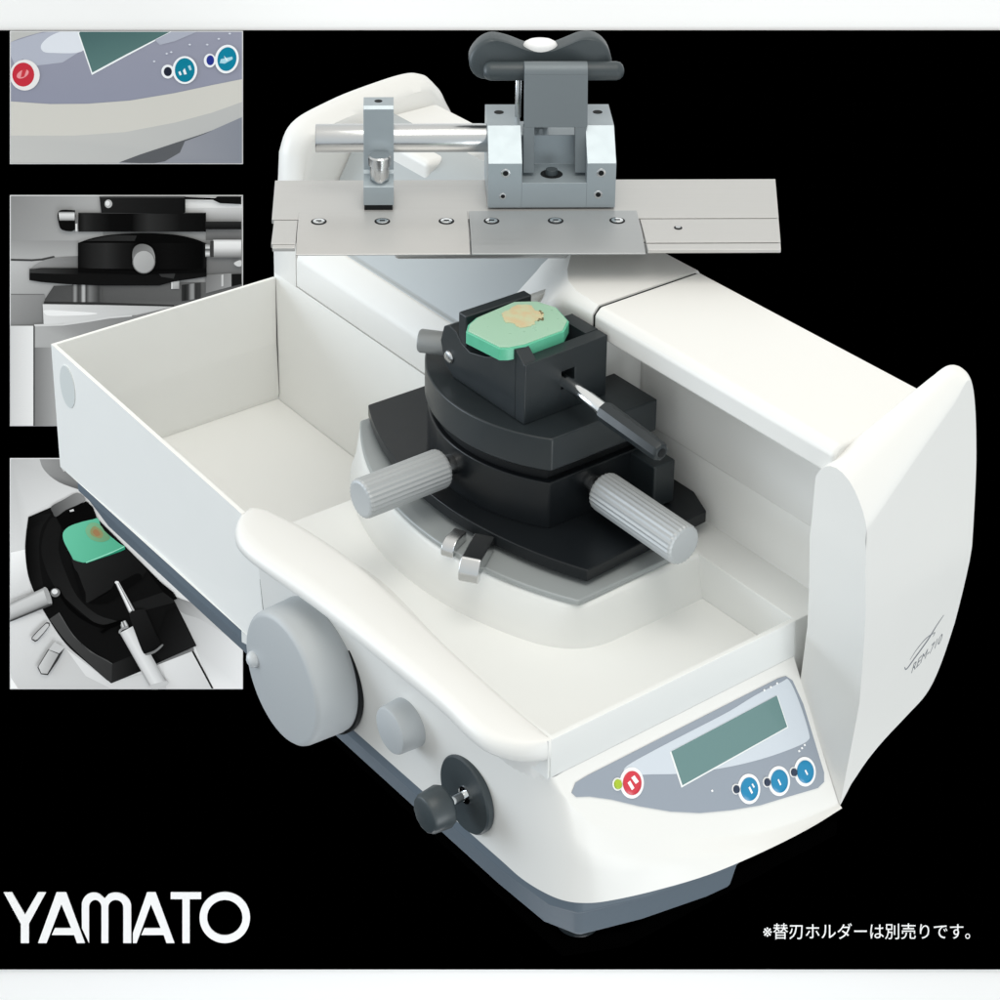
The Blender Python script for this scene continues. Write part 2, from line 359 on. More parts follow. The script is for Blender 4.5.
# --- rear body
B().box((0.05,18.6,4.5),(31,20.4,17.38)).box((30,22.5,12.5),(56.8,24.5,28.15)).box((30.6,18.6,4.5),(31,24,28)).build('rear_wall', TRAYLIT, mt, .03)
cp = [(18.6,17.46),(18.6,19.6),(18.75,20.1),(19.9,21.42),(21.5,21.42),(21.5,17.46)]
B().prism([(3.2,y,z) for y,z in cp], (32,0,0)).build('lower_cover', WHITE, mt, .12, 3)
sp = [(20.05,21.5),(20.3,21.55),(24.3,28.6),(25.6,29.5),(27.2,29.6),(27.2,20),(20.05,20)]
B().prism([(3.3,y,z) for y,z in sp], (30.5,0,0)).build('slide_cover', COVERG, mt, .3, 4)  # sloped cover under the knife plate, one even blue grey
B().box((3.3,24,20),(12.5,31.4,29.4)).build('rear_housing', WHITE, mt, .5, 4)
# collar at the end of the arm, swept down to the carriage
rg = []
for x, y0, z0, c_, zt in ((24.0,22.6,24.6,3.6,28.3),(26.0,21.4,24.6,4.2,28.9),(28.0,20.2,25.2,4.3,29.4),(29.6,19.4,26.1,3.8,29.7),(31.0,18.9,27.1,2.9,29.88),(32.3,18.6,28.1,1.9,29.96),(33.6,18.45,28.95,1.05,30.0),(35,18.4,29.4,.6,30.0),(37.26,18.4,29.52,.48,30.0)):
    rg.append([(x,y0,17.5),(x,y0,z0-.5),(x,y0+.02,z0),(x,y0+c_*.5,z0+(zt-z0)*.55),(x,y0+c_,zt),(x,y0+c_+.5,zt),(x,27.0,zt),(x,27.3,zt-.4),(x,27.3,17.5)])
B().loft(rg).build('carriage', WHITE, mt, ang=40)
B().prism([(37.24,y,z) for y,z in ((18.5,28.25),(18.5,29.4),(18.95,29.88),(26.8,29.88),(27.15,29.4),(27.15,28.25))], (.2,0,0)).build('gasket', HOLE, mt)
# arm cover over the slideway
ap = [(18.4,28.2),(18.4,29.55),(18.85,30.0),(26.9,30.0),(27.3,29.5),(27.3,21),(22.4,21),(22.4,28.2)]
B().prism([(37.4,y,z) for y,z in ap], (19.8,0,0)).build('arm_cover', WHITE, mt, .22, 4)

# --- side cheeks
def cheek(name, x0, xo, prof, cuts, label=None):
    """prof: (y, z, weight) outline; weight = how far the rounding pulls that point in; cuts: (fraction across, inset)"""
    n = len(prof); nr = []
    cy = sum(p[0] for p in prof)/n; cz = sum(p[1] for p in prof)/n
    for k in range(n):
        a = Vector(prof[k-1][:2]); b = Vector(prof[(k+1)%n][:2]); t_ = (b-a).normalized(); nn = Vector((t_.y, -t_.x))
        if nn.dot(Vector((cy,cz))-Vector(prof[k][:2])) < 0: nn = -nn
        nr.append(nn)
    rings = []
    for fr, ins in cuts:
        r = []
        for k,(y,z,wt) in enumerate(prof):
            g = Vector((cy,cz))-Vector((y,z))
            q = Vector((y,z))+g.normalized()*ins*wt if wt < 1.5 else Vector((y,z-ins))
            xx = x0+(xo(z)-x0)*fr
            r.append((xx,q.x,q.y))
        rings.append(r)
    return B().loft(rings).build(name, WHITE, mt, ang=50)
def xo_near(z): return 60.05 if z > 22 else 60.05-(22-z)*.118
def xi_near(z):
    t_ = [(7,54.3),(15,54.5),(17,54.9),(20,55.45),(26,56.2),(40,56.4)]
    for (a,p),(b,q) in zip(t_, t_[1:]):
        if z <= b: return p+(q-p)*max(0,(z-a)/(b-a))
    return 56.4
line = smooth([(18.15,29.1),(20.2,30.55),(22.4,32.05),(24.1,33.15)], 4)
back = smooth([(24.1,33.15),(24.95,33.6),(25.6,33.45),(26.1,32.7),(26.5,31.3),(26.85,29.2),(27.15,26.4),(27.4,21.2),(27.25,17),(26.9,13.9),(26.2,12.4),(24.6,11.4),(22.4,10.1),(20.4,8.4)], 5)[1:]
outl = [(19.75,7.15,0,0),(19.7,14.5,0,0),(19.3,17.5,0,0),(18.75,21,0,0),(18.3,24,0,0),(18.22,25.4,0,0)]+[(y,z,0,1) for y,z in line]
for k,(y,z) in enumerate(back):
    ss = lambda t_: (lambda q: q*q*(3-2*q))(max(0, min(1, t_)))
    f = ss(k/15); g = ss((k-len(back)+20)/20)
    outl.append((y, z, -.5*f*(1-.35*k/len(back))*(1-g), 1-f-.10*g*(1-ss((k-len(back)+4)/4))))
rings = []
for fr, ins in ((0,1.2),(.07,.7),(.16,.32),(.26,.09),(.38,0),(.5,.08),(.62,.3),(.73,.66),(.83,1.12),(.91,1.6),(.965,2.05),(1,2.5),(1,2.75),(1,3.2)):
    r = []
    for y,z,wy,wz in outl:
        tp = max(0, min(1, (y-18.2)/7.6))*max(0, min(1, (z-9)/8)); x0 = xi_near(z)+2.5*tp; i_ = ins*(1-.62*tp)
        r.append((x0+(xo_near(z)-x0)*fr, y+wy*i_, z-wz*i_))
    rings.append(r)
near = B().loft(rings).build('side_cheek', WHITE, mt, ang=50)
top = smooth([(18.65,27.5),(19.2,28.9),(20.2,29.75),(22,30.35),(24.6,30.9),(28.0,31.25),(30.2,31.3),(31.4,31.05),(32.2,30.35),(33.2,28.8),(34.2,25),(34.2,10)], 4)
pr = [(34.0,4.5,0),(18.62,4.5,0),(18.6,20,0)]+[(y,z,1) for y,z in top]
cheek('end_cheek', .04, lambda z: 3.14, pr, ((0,1.0),(.1,.5),(.25,.12),(.45,0),(.65,.12),(.85,.5),(1,1.0)))

# --- lettering on the near cheek (outer face leans with xo_near)
from mathutils.bvhtree import BVHTree
bm = bmesh.new(); bm.from_mesh(near.data); bmesh.ops.triangulate(bm, faces=[f for f in bm.faces if len(f.verts) > 4]); bm.to_mesh(near.data)
CHK = BVHTree.FromBMesh(bm); bm.free()
def oncheek(y, z, h=.008):
    hit = CHK.ray_cast((Vector((70,y,z))-ORIGIN[0])*S, Vector((-1,0,0)))[0]
    return (hit.x/S+ORIGIN[0].x+h, y, z) if hit else (xo_near(z)+h, y, z)
lt = B()
def stroke(pts, wd):
    pts = [(23.3+(y-22.6)*.88, 15.5+(z-15.3)*.88) for y,z in pts]
    p3 = [oncheek(*p) for p in smooth(pts, 5)]; vs = []
    for i,p in enumerate(p3):
        a = Vector(p3[max(0,i-1)]); b = Vector(p3[min(len(p3)-1,i+1)]); d = (b-a).normalized(); nn = d.cross(Vector((1,0,0))).normalized()*wd*(.35+.65*math.sin(math.pi*(i+.5)/len(p3)))
        vs += [Vector(p)+nn, Vector(p)-nn]
    lt.add(vs, [(2*i,2*i+1,2*i+3,2*i+2) for i in range(len(p3)-1)])
stroke([(22.35,15.35),(22.6,15.1),(23.2,15.7),(24.2,16.75),(24.75,17.55),(25.3,18.2)], .06)
stroke([(22.75,15.75),(23.2,16.35),(23.9,16.9),(24.4,17.0),(24.15,16.6)], .035)
stroke([(24.5,17.0),(24.75,17.05),(24.65,16.75)], .03)
def font_mesh(body, size, shear=0, spacing=1, bold=0):
    c = bpy.data.curves.new('f', 'FONT'); c.body = body; c.size = size; c.shear = shear; c.space_character = spacing; c.resolution_u = 4; c.offset = bold
    o = bpy.data.objects.new('f', c); sc.collection.objects.link(o)
    dg = bpy.context.evaluated_depsgraph_get(); me = bpy.data.meshes.new_from_object(o.evaluated_get(dg))
    vs = [v.co.copy() for v in me.vertices]; fs = [list(p.vertices) for p in me.polygons]
    bpy.data.objects.remove(o); bpy.data.curves.remove(c); bpy.data.meshes.remove(me); return vs, fs
vs_, fs_ = font_mesh('REM-710', .88, .3)
o0 = Vector((23.75,14.75)); ud = Vector((.82,.48)); vd = Vector((-.1,1.0))
lt.add([oncheek(*(o0+ud*p.x*.82+vd*p.y)) for p in vs_], fs_)
lt.build('lettering', INK, near, fix=False)

# --- control panel film with display, buttons, indicator lamps (in the plane of the panel)
PD = Vector((.489,0,-.872)); PN = Vector((.872,0,.489)); P0 = Vector((54.1,0,14.6))
def pp(y, t, h=.04): return P0+Vector((0,y,0))+PD*t+PN*h
film = [(2.95,1.15),(3.35,.78),(4.2,.72),(10.5,.71),(18.2,.70),(18.75,.78),(19.1,1.15),(19.35,2.6),(19.35,6.5),(19.15,6.95),(18.6,7.08),(16.5,6.72),(14.4,6.38),(12.4,5.85),(10.4,5.2),(8.6,4.4),(6.8,3.4),(5.2,2.4),(3.9,1.72),(3.15,1.45)]
cpn = B(); cpn.prism([pp(y,tt,-.05) for y,tt in film], PN*.1)
# pale printed field around the display
pale = [(6.45,1.5),(6.7,1.2),(8.6,1.12),(11.1,1.1),(14.2,1.08),(16.2,.95),(18.3,.95),(18.85,1.05),(19.1,2.4),(19.12,4.1),(18.9,4.5),(17.9,4.5),(16.2,4.32),(14.6,4.06),(13.0,3.72),(11.2,3.25),(9.7,2.8),(8.1,2.2),(7.0,1.8)]
pale = smooth(pale, 4, True)
pr_ = [pp(y,tt,.062) for y,tt in pale]
cpn.add(pr_, [list(range(len(pr_)))], 1)
cpo = cpn.build('control_panel', [FILM, FILML], mt, fix=False)
d_ = B(); d_.prism([pp(*p,.05) for p in ((9.6,1.58),(17.75,1.5),(17.82,3.36),(9.68,3.54))], PN*.03, 0)
d_.prism([pp(*p,.07) for p in ((9.72,1.58),(17.68,1.5),(17.74,3.28),(9.79,3.44))], PN*.03, 1)
d_.build('display', [LCD2, LCD], cpo)
def button(name, y, t_, r, m, tilt=None):
    b = B(); b.lathe(pp(y,t_,.05), PN, [(0,r*1.3),(.05,r*1.3),(.055,r*1.28)], 40, 0)
    b.lathe(pp(y,t_,.1), PN, [(0,r),(.05,r),(.09,r*.9),(.11,r*.6)], 40, 1)
    b.build(name, [PRINTW, m], cpo)
button('power_button', 6.69, 2.1, .60, RED)
for y, t_ in ((13.97,5.3),(16.1,5.70),(18.03,5.93)): button('blue_button', y, t_, .60, BLUE)
button('indicator_lamp', 5.80, 1.82, .25, LIME)
for y, t_ in ((13.12,4.98),(15.27,5.44),(17.25,5.66)): button('indicator_lamp', y, t_, .21, NAVY)
for (y,t_,a,bq) in ((6.5,2.15,.16,.4),(6.85,1.98,.2,.36),(13.95,5.35,.1,.34),(14.2,5.2,.08,.2),(16.0,5.72,.08,.3),(18.0,5.95,.08,.26)):
    B().prism([pp(y-a,t_-bq*.5,.215), pp(y+a*.2,t_-bq*.6,.215), pp(y+a,t_+bq*.5,.215), pp(y-a*.2,t_+bq*.6,.215)], PN*.02).build('button_symbol', PRINTW, cpo)
for (y,t_) in ((11.5,4.45),(16.9,.92),(17.4,.93),(17.9,.9),(18.0,4.78),(18.25,4.71),(18.5,4.63)):
    B().prism([pp(y,t_-.05,.064), pp(y+.12,t_-.05,.064), pp(y+.14,t_+.06,.064), pp(y+.02,t_+.06,.064)], PN*.015).build('panel_mark', PRINTW, cpo)

# --- handwheel, small knob, locking lever on the front
hw = B().lathe((34.4,.5,10.66),(0,-1,0),[(0,4.12),(.35,4.12),(.45,4.15),(2.55,4.05),(2.75,4.0),(2.88,3.88),(2.93,3.7)],96).build('handwheel', KNOBG, mt, ang=50)
B().lathe((31.45,-2.38,10.35),(0,-1,0),[(0,.5),(.16,.5),(.34,.42),(.46,.24),(.5,.1)],24).build('finger_stud', mat('pale grey stud', (.56,.585,.6), .35), hw)
B().lathe((43.1,1.0,11.75),(0,-1,0),[(0,1.45),(.25,1.45),(1.5,1.38),(1.62,1.32),(1.68,1.2)],64).build('adjusting_knob', KNOBG, mt)
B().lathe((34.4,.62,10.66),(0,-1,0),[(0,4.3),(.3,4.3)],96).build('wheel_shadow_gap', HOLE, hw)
lv = B().lathe((48.15,1.2,10.1),(0,-1,0),[(0,2.2),(.32,2.2),(.42,2.12),(.38,1.3),(.3,.5),(.3,.35)],64).build('lever_plate', DARKP, mt)
B().cyl((48.15,1.5,10.1),(48.15,-.6,10.05),.26,20).lathe((48.15,.95,10.1),(0,-1,0),[(0,.5),(.12,.5),(.14,.4)],24).build('lever_stem', CHROME, lv)
B().lathe((48.15,-.35,10.08),(0,-1,0),[(0,.95),(.15,1.15),(.3,1.2),(1.35,1.1),(1.5,1.02),(1.56,.85)],12).build('lever_knob', DARKP, lv, .05)

# =================================================================== SPECIMEN CLAMP on the plateau
cl = thing('specimen_clamp', 'black swivelling specimen clamp on a grey curved plate in the middle of the microtome', 'clamp', (34, 15, 17))
gp = [(22.0,19.6)]+GA+[(45.75,19.6)]
B().slab(gp, 17.02, 17.4).build('curved_base_plate', GREYPL, cl, .12, 3)
bp_ = [(22.4,17.4)]+arc((22.3,12.1),(29.0,9.05),(45.2,11.75))+[(44.7,21.7),(42.4,23.0),(37,22.9),(30,19.5)]
bp_ = [(22.4,17.4)]+arc((22.3,12.1),(33.0,9.15),(45.2,11.75))+[(44.6,21.6),(42.6,22.45),(36,22.45),(30,18.55),(23.5,18.5)]
B().slab(bp_, 17.7, 18.5).build('swivel_plate', BLACK, cl, .08, 3)
B().slab([(34+8*math.cos(a),15+5*math.sin(a)) for a in [k*math.pi/24 for k in range(48)]], 17.35, 17.75).build('plate_bearing', BLACK, cl)
mid = arc((28.3,12.6),(33.5,10.55),(40.6,12.6))+[(40.6,20.9),(29.5,20.9),(27.6,15)]
B().slab(mid, 18.45, 21.6).build('lower_block', BLACK, cl, .12, 3)
neck = [(33.9+(x-33.9)*.93, 15.4+(y-15.4)*.93) for x,y in mid]
B().slab(neck, 21.4, 23.0).build('swivel_neck', HOLE, cl)
upd = arc((28.2,12.5),(33.8,10.05),(41.15,12.25))+[(41.2,20.4),(29.3,20.4),(27.3,15)]
B().slab(upd, 22.75, 24.9).build('upper_block', BLACK2, cl, .12, 3)
B().box((38.5,18.9,18.6),(42.8,20.6,21.5)).build('back_stop', BLACK2, cl, .15, 3)

# block holder (the vice) : front cheek with notch, right wall with slot, far jaw, floor
vh = B()
fc = [(31.9,24.92),(38.06,24.92),(38.06,29.45),(37.3,29.35),(36.9,29.05),(36.55,28.95),(36.4,28.3),(35.2,27.75),(33.6,27.35),(32.7,27.6),(32.2,28.1),(31.5,28.3),(30.95,28.0),(30.6,26.9),(31.0,25.6)]
vh.prism([(x,11.9,z) for x,z in fc], (0,1.0,0))
fo = [(11.91,24.92),(18.2,24.92),(18.2,28.92),(11.91,28.82)]; fi = [(14.7,26.35),(15.7,26.35),(15.7,27.55),(14.7,27.55)]
vh.add([(x,y,z) for x in (38.95,38.05) for y,z in fo+fi], [(k,(k+1)%4,4+(k+1)%4,4+k) for k in range(4)]+[(8+k,12+k,12+(k+1)%4,8+(k+1)%4) for k in range(4)]
       +[(k,k+8,(k+1)%4+8,(k+1)%4) for k in range(4)]+[(4+k,4+(k+1)%4,12+(k+1)%4,12+k) for k in range(4)])
vh.prism([(38.05,11.915,28.7),(38.94,11.915,28.7),(38.05,11.915,29.44)], (0,.98,0))
vh.box((35.6,17.2,24.92),(38.05,18.2,28.95))
vh.box((31.2,12.9,24.92),(38.05,18.2,27.2))
vice = vh.build('block_holder', BLACK2, cl, .05, 2)
B().box((32.35,11.95,27.0),(33.15,17.0,29.55)).build('jaw', BLACK2, vice, .1, 3)
B().box((37.2,14.72,26.37),(38.0,15.68,27.53)).build('slot', HOLE, vice)
B().lathe((31.55,11.95,26.15),(0,-1,0),[(0,.42),(.12,.42),(.2,.36),(.24,.2)],28).build('pivot_screw', STEEL, vice)
B().lathe((37.0,11.95,26.7),(0,-1,0),[(0,.11),(.03,.11)],16).build('pin_hole', HOLE, vice)
# clamp lever: bright rod and black grip
rod = B().cyl((37.6,14.95,27.0),(43.3,14.9,26.55),.42,28).build('clamp_lever', CHROME, cl)
ga, gb = Vector((42.6,14.85,26.6)), Vector((47.6,14.95,26.2))
g = B(); g.lathe(ga, gb-ga, [(0,.5),(.06,.6),(.3,.64),(4.75,.58),(4.92,.54),(5.0,.44)],8)
g.lathe(gb+Vector((0,0,.0)), gb-ga, [(-.02,.28),(.03,.28)],20,1)
g.build('lever_grip', [BLACK2, HOLE], rod, .06, 2)
# side knob behind the vice
B().lathe((31.6,14.0,26.15),(-.77,-.64,0),[(0,.45),(1.3,.45),(1.32,.68),(1.4,.74),(3.6,.74),(3.72,.66)],32).build('side_knob', mat('dark grey knob metal', (.24,.25,.25), .42, metal=.2), cl)
# two fluted adjusting screws
def screw(a, d, L):
    h = B().lathe(a, d, [(.95,1.0),(1.05,1.16),(1.2,1.22),(L-.18,1.22),(L-.05,1.16),(L,1.02)],52,0,.04).build('adjusting_screw', HANDL, cl, ang=12)
    B().lathe(a, d, [(-.6,.55),(.2,.55),(.22,.62),(.6,.66),(.97,.62)],32).build('collar', STEEL, h)
screw((33.75,10.75,20.25),(0,-1,-.005),7.0)
screw((40.6,15.9,20.45),(1,.02,-.02),8.0)
# bright stop bars at the front of the plate
for (a, d, wd, ht, L) in (((38.75,9.25,17.42),(.58,-.815,0),.62,1.0,3.2),((37.05,8.75,17.42),(.42,-.9,0),.42,.65,1.75)):
    d = Vector(d).normalized(); s_ = Vector((-d.y,d.x,0)); b = B()
    pts = [(0,0),(0,ht),(L-.55,ht),(L-.15,ht*.62),(L,ht*.15),(L,-.3),(L-.5,-.3),(L-.5,0)]
    b.prism([Vector(a)+d*p+Vector((0,0,1))*z-s_*wd for p,z in pts], s_*wd*2)
    b.build('stop_bar', STEEL, cl, .1, 3)

# =================================================================== WAX BLOCK held in the clamp
wx = thing('tissue_block', 'pale green wax block with a tan tissue patch held in the black clamp', 'wax block', (36, 13.5, 28.8))
co = [(34.69,10.77),(34.05,11.4),(33.6,12.34),(33.25,15.5),(34.01,16.7),(35.34,17.15),(37.2,16.63),(38.0,15.6),(38.05,12.6),(37.8,11.55),(37.5,11.12)]
w1 = B(); w1.slab(co, 28.75, 29.55)
w1.build('wax', WAX, wx, .06, 2)
cin = shrink(co, .12) if False else [(35.9+(x-35.9)*.955, 13.9+(y-13.9)*.965) for x,y in co]
B().slab(cin, 29.5, 29.62).build('wax_face', WAXT, wx, .04, 2)
ts = [(34.2,13.9),(34.0,14.7),(33.85,15.3),(34.3,15.95),(35.0,15.75),(35.5,16.0),(36.1,15.5),(36.15,14.9),(36.45,14.4),(36.25,13.6),(35.6,13.65),(35.2,13.3),(34.6,13.6)]
ts = smooth([(35.25+(x-35.25)*1.0, 14.75+(y-14.75)*.98) for x,y in ts], 5, True); ts = [(x+random.uniform(-.05,.05), y+random.uniform(-.05,.05)) for x,y in ts]
tb = B(); tb.slab(ts, 29.58, 29.65)
for k in range(14):
    a = random.uniform(.2,1.5); x = 35.2+1.1*math.cos(a)+random.uniform(-.1,.1); y = 14.75+1.1*math.sin(a)+random.uniform(-.1,.1); r = random.uniform(.03,.09)
    tb.slab([(x+r*math.cos(q*1.05),y+r*math.sin(q*1.05)) for q in range(6)], 29.6, 29.665, 1)
tb.build('tissue', [TISSUE, TISSUED], wx, ang=20)

# =================================================================== KNIFE HOLDER on the carriage (own frame: u along the plate, v across, z up)
KO = Vector((24.89,5.10,0)); KU = Vector((.5708,.8211,0)).normalized(); KV = Vector((-KU.y,KU.x,0))
def k3(u_, v_, z): return KO+KU*u_+KV*v_+Vector((0,0,z))
class KB(B):
    def kbox(s, a, b, mi=0):
        n = len(s.v); s.box(a, b, mi)
        for i in range(n, len(s.v)): p = s.v[i]; s.v[i] = k3(p.x,p.y,p.z)
        return s
    def kpr(s, vz, u0, u1, mi=0):            # profile in (v,z) swept along u
        return s.prism([k3(u0,v_,z) for v_,z in vz], KU*(u1-u0), mi)
    def kuz(s, uz, v0, v1, mi=0):            # profile in (u,z) swept along v
        return s.prism([k3(u_,v0,z) for u_,z in uz], KV*(v1-v0), mi)
kh = thing('knife_holder', 'long grey knife holder plate with steel rod and clamp lying across the microtome', 'knife holder', k3(15,5,31))
p_ = KB()
def kpoly(uv, z0, z1): p_.prism([k3(u_,v_,z0) for u_,v_ in uv], (0,0,z1-z0))
kpoly([(-1.75,4.95),(30.45,4.95),(31.3,11.05),(-1.86,11.05)], 32.1, 32.42)
kpoly([(21.6,1.4),(29.95,1.4),(30.43,4.83),(21.6,4.83)], 32.1, 32.40)
kpoly([(21.6,.42),(29.8,.42),(29.93,1.3),(21.6,1.3)], 32.12, 32.36)
p_.kpr([(1.4,32.1),(1.4,32.38),(4.83,32.40),(4.83,32.1)], -1.6, -.1)
p_.kpr([(.9,32.1),(.9,32.34),(1.3,32.38),(1.3,32.1)], -1.5, -.1)
p_.kpr([(2.4,31.95),(2.4,32.12),(10.8,32.12),(10.8,31.95)], -1.2, 29.5)
plate = p_.build('carrier_plate', PLATE, kh, .03, 2)
blp = [(.55,31.97),(.55,32.07),(2.8,32.52),(5.9,32.52),(5.9,32.1),(1.1,31.97)]
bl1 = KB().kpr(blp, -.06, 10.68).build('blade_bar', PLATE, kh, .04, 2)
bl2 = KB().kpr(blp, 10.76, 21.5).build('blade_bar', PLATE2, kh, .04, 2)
for k, u_ in enumerate((1.25,5.25,9.3,12.15,16.2,20.1)):
    ns = B(); ns.lathe(k3(u_,4.35,32.5),(0,0,1),[(0,.5),(.03,.5)],28,1)
    ns.lathe(k3(u_,4.35,32.52),(0,0,1),[(0,.37),(.05,.37),(.07,.31)],28,0)
    ns.prism([k3(u_-.17,4.29,32.6),k3(u_+.17,4.29,32.6),k3(u_+.17,4.39,32.6),k3(u_-.17,4.39,32.6)],(0,0,.012),1)
    ns.build('screw', [CHROME, HOLE], bl1 if k < 3 else bl2)
ns = B(); ns.lathe(k3(23.85,3.5,32.38),(0,0,1),[(0,.26),(.05,.26)],24,1); ns.lathe(k3(23.85,3.5,32.42),(0,0,1),[(0,.17),(.05,.17)],24,0); ns.build('screw', [STEEL, HOLE], plate)
# support block under the plate
B_ = KB().kbox((6,5.6,29.2),(22,10.5,31.95)).build('support_block', PLATE, kh, .3, 3)
# left post with thumb screw, and the rod
po = KB(); po.kpr([(6.3,32.75),(6.3,34.0),(6.55,34.15),(7.6,34.4),(7.75,34.6),(7.75,38.75),(7.95,38.95),(9.4,38.95),(9.4,32.75)], 4.05, 5.98)
po.kbox((4.1,6.3,32.4),(5.9,9.3,32.78),1)
po.lathe(k3(5.0,8.7,38.93),(0,0,1),[(0,.26),(.035,.26)],20,1)
post = po.build('rod_post', [CLAMP, HOLE], kh, .09, 3)
B().lathe(k3(5.08,6.95,34.1),(0,0,1),[(0,.4),(.2,.4),(.25,.6),(.3,.62),(1.15,.62),(1.2,.72),(1.75,.74),(1.85,.66)],14).build('thumb_screw', STEEL, post)
B().cyl(k3(.95,8.8,36.35),k3(12.03,8.8,36.35),.93,64).build('rod', STEEL, kh)
# clamp block with a wide slot
SB = [(6.3,32.55),(6.3,35.6),(8.35,37.4),(12.0,37.4),(12.0,32.55)]
cb = KB(); cb.kpr(SB, 12.0, 14.15); cb.kpr(SB, 18.3, 20.15); cb.kpr([(6.3,32.55),(6.3,34.25),(9.4,34.25),(9.6,36.2),(12,36.2),(12,32.55)], 14.15, 18.3)
for u_, z, r in ((13.1,34.95,.3),(19.2,34.95,.3),(12.95,33.35,.22),(19.05,33.45,.28)):
    cb.lathe(k3(u_,6.33,z),-KV,[(0,r),(.05,r),(.06,r*.8)],22,2); cb.lathe(k3(u_,6.29,z),-KV,[(0,r*.6),(.04,r*.6)],22,1)
for u_ in (12.85,19.3): cb.lathe(k3(u_,10.6,37.38),(0,0,1),[(0,.32),(.04,.32)],22,1)
cb.lathe(k3(16.15,7.75,34.22),(0,0,1),[(0,.72),(.06,.72)],32,1); cb.lathe(k3(16.15,7.75,34.25),(0,0,1),[(0,.42),(.35,.38),(.36,.3)],24,3)
cblk = cb.build('clamp_block', [CLAMP, HOLE, STEEL, DARKP], kh, .07, 2)
# clamp arm: bent plate with a window, two legs down into the slot
ar = KB()
def av(z): return 7.35+(z-34.4)*.20              # the plate leans back
th = .65
def slabz(u0,u1,z0,z1):
    ar.add([k3(u0,av(z0),z0),k3(u1,av(z0),z0),k3(u1,av(z1),z1),k3(u0,av(z1),z1),k3(u0,av(z0)+th,z0),k3(u1,av(z0)+th,z0),k3(u1,av(z1)+th,z1),k3(u0,av(z1)+th,z1)],
           [(0,1,2,3),(7,6,5,4),(0,4,5,1),(1,5,6,2),(2,6,7,3),(3,7,4,0)])
W0, W1 = 15.0, 17.62
slabz(14.3,W0,34.5,37.4); slabz(W1,18.3,34.5,37.4)
slabz(14.35,18.4,37.4,40.75)
rr = []
for k in range(7):
    a = math.pi*k/6*.75; zc = 40.75; vc = av(40.75)+.65
    rr.append([k3(14.35,vc-.65*math.cos(a),zc+.65*math.sin(a)),k3(18.4,vc-.65*math.cos(a),zc+.65*math.sin(a)),k3(18.4,vc-.05*math.cos(a),zc+.05*math.sin(a)),k3(14.35,vc-.05*math.cos(a),zc+.05*math.sin(a))])
ar.loft(rr)
arm = ar.build('clamp_arm', ARMM, kh, .05, 2)
# cross bar
zb, vb = 40.55, av(40.75)+1.25
B().lathe(k3(11.75,vb,zb),KU,[(0,.12),(.08,.38),(.25,.55),(.5,.62),(8.6,.62),(8.85,.55),(9.02,.38),(9.1,.12)],36).build('cross_bar', DARKP, kh)
# wing nut and its stem
wn = [(10.9,40.6),(10.95,41.4),(11.5,42.15),(12.3,42.5),(13.3,42.3),(14.4,41.85),(15.3,41.65),(16.3,41.75),(17.3,42.15),(18.3,42.55),(19.2,42.45),(19.85,41.8),(20.15,40.8),(19.9,40.0),(19.2,39.75),(17.2,39.9),(15.6,39.95),(14,39.9),(12.2,39.7),(11.3,39.9)]
wn = smooth(wn, 4, True)
rg = []
for f, dv in ((.94,-.85),(.985,-.72),(1,-.5),(1,.5),(.985,.72),(.94,.85)):
    rg.append([k3(15.5+(u_-15.5)*f, 11.3+dv, 40.8+(z-40.8)*f) for u_, z in wn])
wing = B().loft(rg).build('wing_nut', DARKP, kh, ang=50)
rg = []
for f, dz in ((1,-.3),(1,.12),(.9,.3),(.65,.45),(.3,.53)):
    rg.append([k3(15.5+1.12*f*math.cos(a), 11.2+.72*f*math.sin(a), 41.75+dz) for a in [2*math.pi*k/28 for k in range(28)]])
B().loft(rg).build('cap', CHROME if False else WHITEB, wing, ang=60)
B().cyl(k3(14.05,9.9,37.3),k3(14.05,9.9,40.2),.2,16).cyl(k3(15.6,11.2,36),k3(15.6,11.2,40),.55,24).build('stem', STEEL, wing)

# =================================================================== PRINTS AND LETTERING ON THE BOARD
ORIGIN[0] = Vector((0,0,0))
def print_mat(name):
    m = mat(name, (.5,.5,.5), .6, spec=0); nt = m.node_tree
    a = nt.nodes.new('ShaderNodeVertexColor'); a.layer_name = 'ink'
    nt.links.new(a.outputs['Color'], nt.nodes['Principled BSDF'].inputs['Base Color']); return m
PRINT = print_mat('photo print ink')
EB = 1.0                                     # ink strength
def clip(poly, box):
    def cut(P, inside, inter):
        out = []
        for i in range(len(P)):
            a, b = P[i-1], P[i]
            if inside(b):
                if not inside(a): out.append(inter(a,b))
                out.append(b)
            elif inside(a): out.append(inter(a,b))
        return out
    x0,y0,x1,y1 = box
    ix = lambda X: (lambda a,b: (X, a[1]+(b[1]-a[1])*(X-a[0])/(b[0]-a[0])))
    iy = lambda Y: (lambda a,b: (a[0]+(b[0]-a[0])*(Y-a[1])/(b[1]-a[1]), Y))
    for ins, it in ((lambda p: p[0]>=x0, ix(x0)),(lambda p: p[0]<=x1, ix(x1)),(lambda p: p[1]>=y0, iy(y0)),(lambda p: p[1]<=y1, iy(y1))):
        if poly: poly = cut(poly, ins, it)
    return poly
